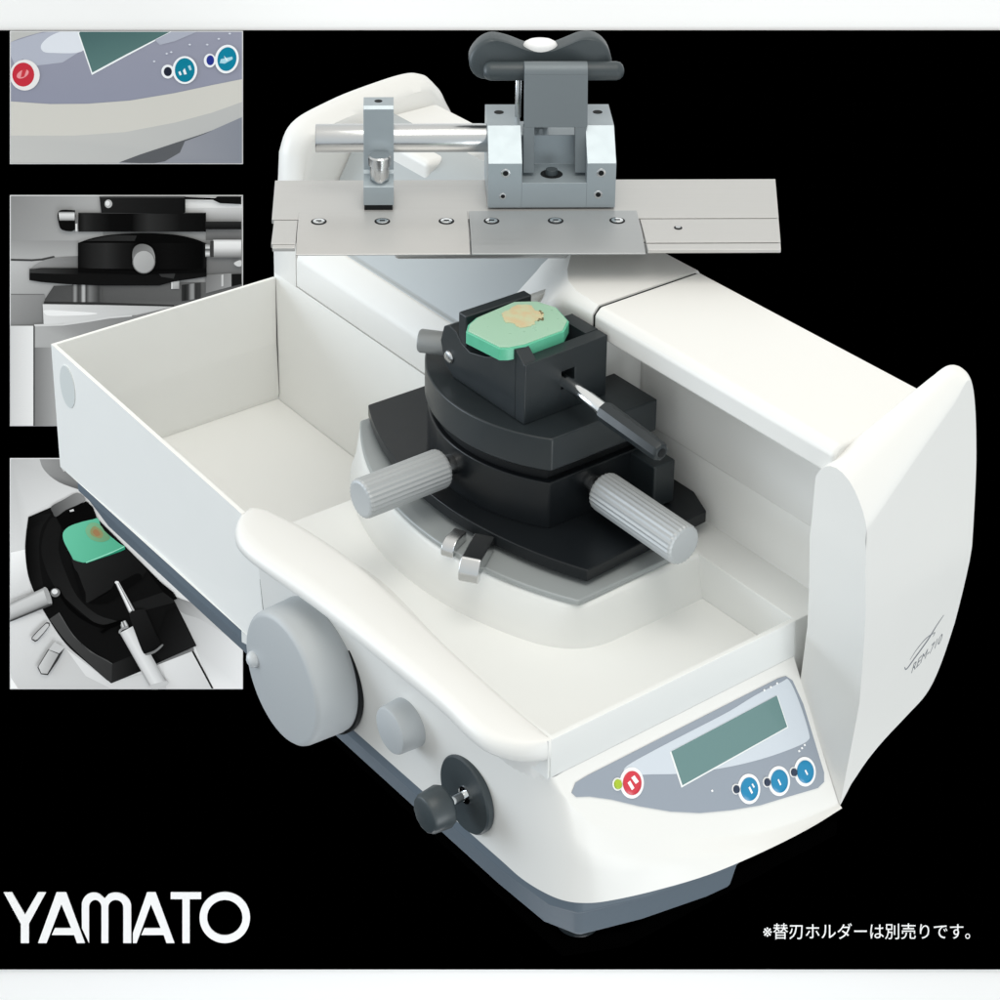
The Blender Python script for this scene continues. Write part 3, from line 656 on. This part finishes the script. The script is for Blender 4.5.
def photo_print(label, box, shapes):
    """shapes: (outline, colour) or (outline, (point, colour, point, colour)); later shapes lie over earlier ones"""
    x0,y0,x1,y1 = box; verts = []; faces = []; cols = []
    corners = [(x0,y0),(x1,y0),(x1,y1),(x0,y1)]
    hb = .05
    for c in corners: verts.append(bxy(c, hb)); cols.append((.75,.75,.75))
    for c in corners: verts.append(bxy(c, 0)); cols.append((.75,.75,.75))
    faces += [(0,3,2,1),(0,1,5,4),(1,2,6,5),(2,3,7,6),(3,0,4,7)]
    for li, (poly, col) in enumerate(shapes):
        poly = clip([tuple(p) for p in poly], (x0+.9,y0+.9,x1-.9,y1-.9))
        if len(poly) < 3: continue
        n0 = len(verts); h = hb+.006*(li+1)
        for p in poly:
            verts.append(bxy(p, h))
            if len(col) == 4:
                (ax,ay), ca, (bx_,by_), cb_ = col; dx, dy = bx_-ax, by_-ay
                t_ = max(0,min(1,((p[0]-ax)*dx+(p[1]-ay)*dy)/(dx*dx+dy*dy)))
                ca, cb_ = lin(ca), lin(cb_); cols.append(tuple(EB*(u_+(w_-u_)*t_) for u_,w_ in zip(ca,cb_)))
            else: cols.append(tuple(EB*c for c in lin(col)))
        faces.append(list(range(n0, len(verts))))
    me = bpy.data.meshes.new('photo_print'); me.from_pydata([Vector(v)*S for v in verts], [], faces); me.update()
    at = me.color_attributes.new('ink', 'FLOAT_COLOR', 'POINT')
    for i, c in enumerate(cols): at.data[i].color = (*c, 1)
    me.materials.append(PRINT)
    bm = bmesh.new(); bm.from_mesh(me)
    for f in bm.faces:
        if f.normal.z < -.5: f.normal_flip()
    bmesh.ops.triangulate(bm, faces=[f for f in bm.faces if len(f.verts) > 4], ngon_method='EAR_CLIP'); bm.to_mesh(me); bm.free()
    o = bpy.data.objects.new('photo_print', me); sc.collection.objects.link(o); onboard(o)
    o['label'] = label; o['category'] = 'photo print'; o['group'] = 'photo prints on the left of the display board'
    return o
def ell(cx, cy, rx, ry=None, rot=0, n=28):
    ry = ry or rx; return [(cx+rx*math.cos(a)*math.cos(rot)-ry*math.sin(a)*math.sin(rot), cy+rx*math.cos(a)*math.sin(rot)+ry*math.sin(a)*math.cos(rot)) for a in [2*math.pi*k/n for k in range(n)]]
z1 = lambda pts: [(x/4, y/4) for x,y in pts]                       # layout of the top print
p1 = [([(10,30),(243,30),(243,164),(10,164)], ((60,60),(150,152,168),(60,110),(138,142,160))),
  (z1(smooth([(40,170),(90,150),(180,125),(240,110),(40,90)],3)), (190,190,188)),
  (z1([(40,215),(40,170),(150,135),(240,120),(330,120),(320,150),(330,200),(250,250),(150,262),(90,235),(60,260)]), (178,182,196)),
  (z1(smooth([(165,180),(200,145),(260,122),(340,115),(345,170),(335,200),(300,212),(220,212),(175,207)],4,True)), (222,226,234)),
  (z1([(310,130),(700,115),(700,122),(500,228),(368,300)]), (240,244,246)),
  (z1([(317,133),(330,110),(680,110),(690,122),(500,220),(370,290)]), ((90,40),(74,104,104),(100,70),(92,124,122))),
  (z1([(620,160),(700,120),(800,122),(700,165),(640,180)]), (172,176,190)),
  (z1([(40,405),(200,416),(350,415),(520,402),(700,372),(850,340),(975,315),(975,660),(40,660)]), (206,204,198)),
  (z1([(40,542),(300,542),(500,528),(700,490),(850,450),(975,405),(975,660),(40,660)]), ((100,136),(192,192,190),(110,164),(180,181,181))),
  (z1([(480,648),(650,595),(850,520),(975,465),(975,660),(470,660)]), ((160,150),(150,152,160),(240,140),(134,138,148))),
  (z1([(480,648),(560,618),(850,522),(820,535),(740,565),(720,610),(660,645),(600,655)]), (92,94,98)),
  (ell(25,75,15,15.5), (232,230,230)), (ell(23.5,74.5,11,12), (196,52,66)), (ell(23,74,6.5,3.8,-.5), (232,150,155)), (z1([(90,280),(108,276),(98,306),(84,310)]), (200,60,70)),
  (ell(168,71.5,6.5,7), (238,240,244)), (ell(168,71.5,4,4.6), (40,44,58)), (ell(185,70,12.5,14), (240,243,246)), (ell(185,70,10,12), (20,126,152)),
  (z1([(714,288),(722,284),(728,298),(720,302)]), (230,240,244)), (z1([(732,282),(740,272),(748,296),(738,298)]), (230,240,244)), (z1([(752,264),(762,260),(768,278),(760,282)]), (170,215,228)),
  (ell(210,60.5,6,7), (238,240,244)), (ell(210.5,60.2,3.8,5), (44,56,140)), (ell(227,59,12,14.5,.2), (240,243,246)), (ell(227.2,59,9.5,12,.2), (22,128,158)),
  (z1([(884,236),(930,226),(932,236),(900,254),(880,252)]), (170,215,230)), (z1([(896,222),(914,240),(906,244)]), (220,238,244))]
for q in ((618,245),(668,214),(686,208),(760,178),(830,178),(876,155),(920,134)): p1.append((z1([(q[0]-6,q[1]),(q[0],q[1]-4),(q[0]+6,q[1]),(q[0],q[1]+4)]), (214,218,228)))
photo_print('topmost photo print, close view of the control panel with red and blue buttons', (10,30.8,243,164), p1)

def g(v): return (v, v, v)
def strips(q0, q1, q2, q3, stops):
    """a rounded body: quad q0-q1 (near edge) to q3-q2 (far edge), shaded across its width by colour stops (t, grey)"""
    out = []; L = lambda a, b, t: (a[0]+(b[0]-a[0])*t, a[1]+(b[1]-a[1])*t)
    for (a, ca), (b, cb) in zip(stops, stops[1:]):
        A, B_, C_, D = L(q0,q3,a), L(q1,q2,a), L(q1,q2,b), L(q0,q3,b)
        m0 = L(A,B_,.5); d = (B_[0]-A[0], B_[1]-A[1]); nl = math.hypot(*d) or 1; nn = (-d[1]/nl, d[0]/nl)
        w_ = (D[0]-A[0])*nn[0]+(D[1]-A[1])*nn[1]
        out.append(([A,B_,C_,D], (m0, ca if isinstance(ca,tuple) else g(ca), (m0[0]+nn[0]*w_, m0[1]+nn[1]*w_), cb if isinstance(cb,tuple) else g(cb))))
    return out
def zz(y0):
    return lambda pts: [(5+x/4.08, y0+y/4.08) for x, y in pts]
def gr(zf, p, a, q, b): P, Q = zf([p, q]); return (P, a if isinstance(a, tuple) else g(a), Q, b if isinstance(b, tuple) else g(b))
z2 = zz(190); box2 = lambda x0,y0,x1,y1: z2([(x0,y0),(x1,y0),(x1,y1),(x0,y1)])
p2 = [(box2(20,20,970,970), g(150)),
  (box2(20,20,400,286), gr(z2,(40,40),134,(340,240),176)), (box2(20,206,302,286), gr(z2,(20,206),148,(20,286),172)),
  (box2(20,288,300,440), gr(z2,(20,288),188,(170,440),142)), (box2(20,425,165,552), gr(z2,(20,425),150,(165,540),120)), (box2(20,423,160,427), g(112)),
  (z2([(20,280),(110,282),(150,279),(200,268),(205,274),(155,286),(110,290),(20,288)]), g(66)),
  (box2(735,28,970,75), g(226)), (box2(735,72,970,128), gr(z2,(735,72),206,(735,128),150)), (box2(820,156,966,204), gr(z2,(820,156),128,(820,204),104)), (box2(820,204,966,350), gr(z2,(820,270),136,(820,350),108)),
  (z2(smooth([(104,320),(130,300),(165,286),(215,274),(305,268)],4)+[(305,322)]), gr(z2,(110,300),150,(300,310),112)),
  (z2([(164,444),(200,390),(730,376),(970,376),(970,440),(690,470),(160,462)]), gr(z2,(180,400),74,(640,440),98)),
  (z2([(160,454),(400,458),(690,468),(690,474),(400,466),(160,462)]), g(52)),
  *strips(z2([(275,384)])[0], z2([(275,456)])[0], z2([(395,456)])[0], z2([(395,384)])[0], [(0,56),(.1,150),(.2,60),(.3,84),(.36,178),(.42,176),(.47,60),(.6,120),(.75,92),(.9,60),(1,84)]),
  *strips(z2([(722,386)])[0], z2([(722,452)])[0], z2([(800,440)])[0], z2([(800,376)])[0], [(0,50),(.2,36),(.35,60),(.5,140),(.62,140),(.7,50),(1,60)]),
  (z2([(820,345),(925,338),(925,392),(820,420)]), gr(z2,(820,345),112,(925,390),150)), (z2([(884,345),(892,342),(892,390),(884,392)]), g(196)), (z2([(925,342),(966,340),(966,382),(925,392)]), g(24)),
  (box2(680,366,712,402), gr(z2,(680,366),196,(712,402),150)), (z2([(680,366),(712,366),(712,370),(684,370),(684,402),(680,402)]), g(226)),
  (z2([(156,464),(420,468),(690,474),(560,506),(420,524),(300,538),(160,546)]), gr(z2,(160,470),214,(600,500),180)), (z2(smooth([(165,488),(260,492),(375,500),(340,508),(200,512),(168,506)],4,True)), g(234)),
  (z2([(122,548),(240,544),(340,530),(430,516),(540,508),(690,474),(970,474),(970,970),(122,970)]), gr(z2,(130,560),172,(330,580),126)), (z2([(122,546),(240,542),(340,528),(430,514),(520,508),(520,514),(430,522),(340,537),(240,551),(122,555)]), g(206)),
  (box2(20,552,118,970), gr(z2,(24,600),204,(100,600),228)), (box2(118,552,124,970), g(70)), (z2([(124,640),(230,640),(230,970),(124,970)]), gr(z2,(124,640),120,(230,640),170)),
  # black swivel plate
  (z2([(102,322),(150,316),(302,316),(824,322),(824,352),(690,372),(630,388),(400,388),(250,382),(150,374),(102,366)]), g(20)), (z2([(102,320),(300,316),(300,342),(200,340),(102,336)]), gr(z2,(102,330),58,(260,330),24)),
  (z2([(620,330),(700,324),(690,360),(640,352)]), g(52)),
  # lower block
  (z2(smooth([(300,214),(360,194),(440,180),(560,174),(690,180),(770,196),(824,216)],4)+[(824,330),(300,330)]), g(10)),
  (z2(smooth([(330,206),(400,190),(460,182)],3)+[(540,184),(530,206)]), g(40)),
  *strips(z2([(302,214)])[0], z2([(302,318)])[0], z2([(822,322)])[0], z2([(822,214)])[0], [(0,14),(.1,34),(.22,44),(.34,26),(.5,10),(.7,16),(.85,12),(.97,8),(1,26)]),
  (z2(smooth([(302,314),(400,322),(560,328),(720,326),(822,316)],4)+[(822,334),(560,342),(302,334)]), g(12)),
  # upper block
  *strips(z2([(302,92)])[0], z2([(302,168)])[0], z2([(822,168)])[0], z2([(822,92)])[0], [(0,16),(.05,42),(.12,30),(.25,14),(.42,12),(.55,46),(.64,40),(.8,20),(1,14)]), (box2(302,90,822,94), g(56)),
  # vice
  (z2([(388,24),(738,24),(738,88),(726,96),(396,90)]), gr(z2,(388,24),34,(740,90),20)), (z2([(388,24),(738,24),(738,30),(388,30)]), g(62)),
  (ell(*z2([(425,54)])[0], 3.8, 4.2), g(176)), (ell(*z2([(422,52)])[0], 2.2, 2.5), g(226)),
  (z2([(735,26),(860,30),(870,24),(966,24),(966,56),(880,52),(850,38),(735,36)]), g(18)), (box2(820,126,966,158), gr(z2,(820,126),44,(820,158),16)),
  # left knob
  (z2(smooth([(218,100),(224,84),(240,78),(284,80),(290,88),(290,160),(236,160),(222,130)],3,True)), g(14)), *strips(z2([(222,84)])[0], z2([(288,84)])[0], z2([(288,122)])[0], z2([(226,122)])[0], [(0,120),(.35,222),(.7,196),(1,120)]), (z2([(222,84),(290,84),(290,88),(222,88)]), g(60)), (box2(290,108,302,132), g(110)), (box2(291,134,299,165), g(214)),
  # right knob
  *strips(z2([(852,200)])[0], z2([(966,200)])[0], z2([(966,272)])[0], z2([(852,272)])[0], [(0,190),(.15,236),(.45,222),(.75,170),(1,110)]), (box2(840,204,854,270), g(60)), *strips(z2([(820,216)])[0], z2([(838,216)])[0], z2([(838,270)])[0], z2([(820,270)])[0], [(0,90),(.3,210),(.45,60),(.75,220),(1,90)]),
  (z2(smooth([(936,296),(950,286),(966,284),(966,306),(950,308)],3,True)), g(206)),
  # front knob
  (z2(smooth([(524,280),(526,240),(545,220),(575,218),(605,236),(616,280),(600,310),(540,310)],4,True)), gr(z2,(530,220),96,(600,300),150)), (ell(*z2([(570,289)])[0], 11.4, 11.8), g(120)), (ell(*z2([(570,289)])[0], 10.4, 10.8), gr(z2,(540,260),176,(600,320),158))]
photo_print('middle photo print, close side view of the black clamp with a round grey knob', (10,195,243,426), p2)

z3 = zz(455); box3 = lambda x0,y0,x1,y1: z3([(x0,y0),(x1,y0),(x1,y1),(x0,y1)])
p3 = [(box3(20,12,970,955), gr(z3,(20,300),206,(900,800),232)),
  (z3([(20,12),(230,12),(330,150),(190,190),(100,240),(85,400),(20,390)]), gr(z3,(30,60),186,(120,180),214)), (z3(smooth([(140,12),(160,60),(220,110),(330,150)],4)+[(400,150),(400,12)]), gr(z3,(150,60),150,(260,60),96)),
  (z3([(20,398),(84,384),(92,480),(110,560),(20,590)]), gr(z3,(20,400),244,(90,540),206)),
  (z3([(20,600),(180,660),(260,780),(430,930),(440,955),(60,955),(20,880)]), gr(z3,(40,660),222,(260,900),196)), (z3(smooth([(20,900),(40,930),(55,955)],3)+[(20,955)]), g(246)),
  (z3([(250,790),(330,850),(430,925),(560,890),(700,955),(440,955),(330,900)]), gr(z3,(260,800),228,(500,940),204)),
  (z3([(690,590),(975,720),(975,955),(850,955),(780,790)]), gr(z3,(720,640),160,(960,800),236)), (z3(smooth([(690,580),(730,590),(800,620),(900,690),(900,730),(800,670),(720,640)],4,True)), gr(z3,(700,590),120,(860,690),206)),
  (z3([(640,830),(760,792),(850,955),(660,955)]), gr(z3,(650,850),226,(800,940),208)), (z3([(758,792),(766,790),(852,952),(844,953)]), g(40)), (z3([(600,845),(770,785),(772,796),(620,856)]), g(120)),
  # black stage
  (z3(smooth([(96,252),(86,330),(84,400),(96,490),(130,580),(180,670),(250,770),(340,850),(434,930)],5)+[(556,880),(640,840),(782,776),(740,690),(690,590),(640,520),(500,380),(380,260),(340,190),(188,212)]), g(18)),
  (z3(smooth([(96,252),(90,330),(88,400),(100,490),(130,575),(160,560),(146,470),(140,380),(150,300),(190,236)],4)), gr(z3,(90,400),10,(150,400),26)),
  (z3(smooth([(182,668),(252,760),(340,845),(434,926),(438,850),(350,800),(280,735),(222,640)],4)), gr(z3,(200,660),70,(430,880),54)), (z3([(438,850),(556,800),(560,878),(436,928)]), gr(z3,(440,880),40,(556,850),14)), (z3(smooth([(222,640),(280,732),(350,797),(438,848)],4)+[(440,852),(350,802),(280,738),(220,644)]), g(92)),
  (z3(smooth([(150,400),(165,300),(200,250),(230,290),(220,380),(250,480),(300,580),(380,650),(470,680),(440,700),(380,690),(290,620),(200,530)],4,True)), gr(z3,(160,400),24,(420,680),38)),
  (z3(smooth([(220,540),(260,600),(330,660),(400,690),(470,672),(470,682),(400,704),(320,672),(250,612),(216,550)],4,True)), g(8)),
  (z3([(520,600),(650,556),(690,590),(690,600),(540,640)]), g(30)), (z3([(580,470),(690,560),(704,584),(690,590),(650,560)]), g(10)),
  (z3([(660,640),(700,620),(782,776),(640,838),(600,800)]), gr(z3,(640,700),16,(770,760),34)),
  # clamp arm and vice
  (z3(smooth([(190,208),(240,180),(296,152),(330,178),(300,200),(250,222),(210,250),(196,232)],3,True)), gr(z3,(190,220),78,(320,170),134)), (z3([(210,252),(270,222),(332,186),(360,210),(380,262),(260,296),(236,300)]), g(10)), (z3([(264,224),(280,218),(284,226),(268,230)]), g(206)),
  (z3(smooth([(238,316),(262,290),(310,272),(360,260),(382,258),(400,300),(470,360),(490,372),(440,396),(380,420),(332,436),(300,432),(276,424),(262,390),(242,350)],3,True)), gr(z3,(240,340),(104,192,160),(470,380),(84,170,138))),
  (z3([(332,436),(380,418),(440,394),(490,370),(492,382),(440,408),(380,432),(336,444)]), (44,140,110)), (z3(smooth([(332,434),(380,415),(440,391),(488,369)],3)+[(488,373),(440,396),(380,420),(332,438)]), (150,222,194)),
  (z3(smooth([(330,300),(352,274),(386,280),(410,310),(430,336),(400,352),(362,346),(338,326)],4,True)), gr(z3,(330,300),(122,176,138),(430,340),(108,150,112))), (z3(smooth([(350,304),(364,288),(384,296),(402,318),(394,336),(368,332),(352,320)],4,True)), (142,142,100)), (z3(smooth([(360,312),(370,300),(384,308),(390,324),(374,328)],4,True)), (156,120,84)),
  (z3([(262,388),(280,424),(300,432),(332,440),(500,382),(560,440),(580,470),(560,500),(470,520),(440,540),(340,600),(330,600)]), gr(z3,(300,440),36,(520,500),22)), (z3([(272,440),(300,480),(330,560),(332,600),(318,590),(290,500)]), g(14)), (z3(smooth([(340,600),(420,560),(450,520),(470,516),(540,480),(560,500),(520,530),(480,560),(420,600)],3,True)), g(12)),
  # bright lever and black grip
  *strips(z3([(450,516)])[0], z3([(508,642)])[0], z3([(532,630)])[0], z3([(466,512)])[0], [(0,70),(.25,236),(.5,250),(.62,90),(.78,214),(1,70)]), (ell(*z3([(458,516)])[0], 2.0, 1.4), g(226)),
  # right knob under the grip
  *strips(z3([(470,680)])[0], z3([(476,704)])[0], z3([(506,692)])[0], z3([(494,670)])[0], [(0,90),(.3,226),(.5,90),(.75,222),(1,80)]),
  *strips(z3([(470,722)])[0], z3([(592,938)])[0], z3([(660,920)])[0], z3([(530,690)])[0], [(0,150),(.12,206),(.4,226),(.75,206),(1,160)]), (z3(smooth([(592,936),(620,926),(664,916),(666,932),(630,950),(604,952)],3,True)), g(196)), (z3(smooth([(470,724),(480,710),(505,700),(500,692),(474,704),(466,716)],3,True)), g(150)),
  (z3(smooth([(508,644),(532,630),(568,624),(580,640),(620,730),(640,770),(610,800),(576,808),(560,790),(530,710)],2,True)), gr(z3,(510,650),30,(630,780),18)), (z3(smooth([(576,806),(612,792),(642,768),(646,774),(614,802),(580,812)],3,True)), g(120)), (z3([(390,716),(430,690),(476,676),(476,686),(430,704),(400,724)]), g(6)),
  # left knob and pins
  *strips(z3([(20,602)])[0], z3([(166,534)])[0], z3([(190,600)])[0], z3([(20,672)])[0], [(0,140),(.2,206),(.55,196),(.85,160),(1,110)]), (z3(smooth([(160,536),(176,540),(192,580),(194,602),(180,600),(168,570)],3,True)), g(160)), (ell(*z3([(208,556)])[0], 4.8, 4.4), g(120)), (ell(*z3([(206,552)])[0], 3.0, 2.6), g(222)), (z3([(22,670),(190,600),(196,606),(24,676)]), g(70)),
  (z3(smooth([(112,738),(160,688),(176,676),(186,690),(136,752),(120,752)],2,True)), g(60)), (z3(smooth([(116,738),(162,690),(174,682),(182,692),(136,746),(122,746)],2,True)), gr(z3,(120,700),178,(170,740),206)),
  (z3(smooth([(136,860),(180,786),(224,804),(248,780),(220,830),(178,892),(150,888)],1,True)), g(56)), (z3([(140,858),(182,790),(222,806),(176,886),(152,884)]), gr(z3,(150,830),206,(210,850),164)), (z3([(182,788),(206,756),(246,780),(224,802)]), g(196))]
photo_print('bottommost photo print, view from above of the black clamp with a green wax block', (10,458,243,689), p3)

def sign(name, label, cat, polys=None, mesh=None, h=.12):
    verts = []; faces = []
    if polys:
        for poly in polys:
            n = len(poly); k = len(verts)
            verts += [bxy(p, .004) for p in poly]+[bxy(p, h) for p in poly]
            faces += [list(range(k+n,k+2*n))]+[(k+i,k+(i+1)%n,k+(i+1)%n+n,k+i+n) for i in range(n)]
    else:
        vs_, fs_ = mesh; k = len(vs_); verts = [bxy(p, h) for p in vs_]; faces = fs_
    me = bpy.data.meshes.new(name); me.from_pydata([Vector(v)*S for v in verts], [], faces); me.materials.append(LETTER)
    bm = bmesh.new(); bm.from_mesh(me)
    for f in bm.faces:
        if f.normal.z < -.5: f.normal_flip()
    bm.to_mesh(me); bm.free()
    o = bpy.data.objects.new(name, me); sc.collection.objects.link(o); onboard(o); o['label'] = label; o['category'] = cat; return o
zl = lambda pts: [(x/3.846, 870+y/3.846) for x,y in pts]
def circ(cx, cy, rx, ry, a0, a1, n=14): return [(cx+rx*math.cos(math.radians(a0+(a1-a0)*i/n)), cy-ry*math.sin(math.radians(a0+(a1-a0)*i/n))) for i in range(n+1)]
def legs(dx, cutl=False):
    l = [(147,279),(218,84),(237,84),(237,130),(180,279)]
    if cutl: l = [(168,279),(168,240),(222,84),(237,84),(237,130),(182,279)]
    return [[(x+dx,y) for x,y in l], [(x+dx,y) for x,y in [(237,84),(255,84),(327,279),(297,279),(286,248),(200,248),(212,222),(275,222),(237,130)]]]
mm = [(343,279),(316,222)]+[(315,150)]+circ(362,135,47,50,170,62)+[(403,108)]+circ(446,140,59,55,118,-4)+[(505,279),(475,279)]+[(475,150)]+circ(446,142,29,29,0,180)+[(417,279),(391,279)]+circ(367,142,24,29,0,180)+[(343,279)]
ring = circ(865,181,97,98,0,360,56)+circ(865,181,68,68,360,0,56)
polys = [[(15,84),(47,84),(97,170),(147,84),(178,84),(112,205),(112,279),(81,279),(81,205)], *legs(0), mm[1:], *legs(344,True), [(657,84),(774,84),(774,110),(730,110),(730,279),(702,279),(702,110),(657,110)]]
oo = []
for i in range(56):
    a0, a1 = i*360/56, (i+1)*360/56
    oo.append(circ(865,181,97,98,a0,a1,1)+circ(865,181,68,68,a1,a0,1))
sign('wordmark', 'large white rounded capital lettering at the bottom left of the black board', 'lettering', [zl(p) for p in polys+oo])
vs_, fs_ = font_mesh('※替刃ホルダーは別売りです。', 1.0, bold=.003)
x0 = min(v.x for v in vs_); x1 = max(v.x for v in vs_); y0 = min(v.y for v in vs_); y1 = max(v.y for v in vs_)
vs_ = [(763+(v.x-x0)/(x1-x0)*207, 939-(v.y-y0)/(y1-y0)*16) for v in vs_]
sign('note', 'small white line of lettering at the bottom right of the black board', 'lettering', mesh=(vs_, fs_), h=.05)
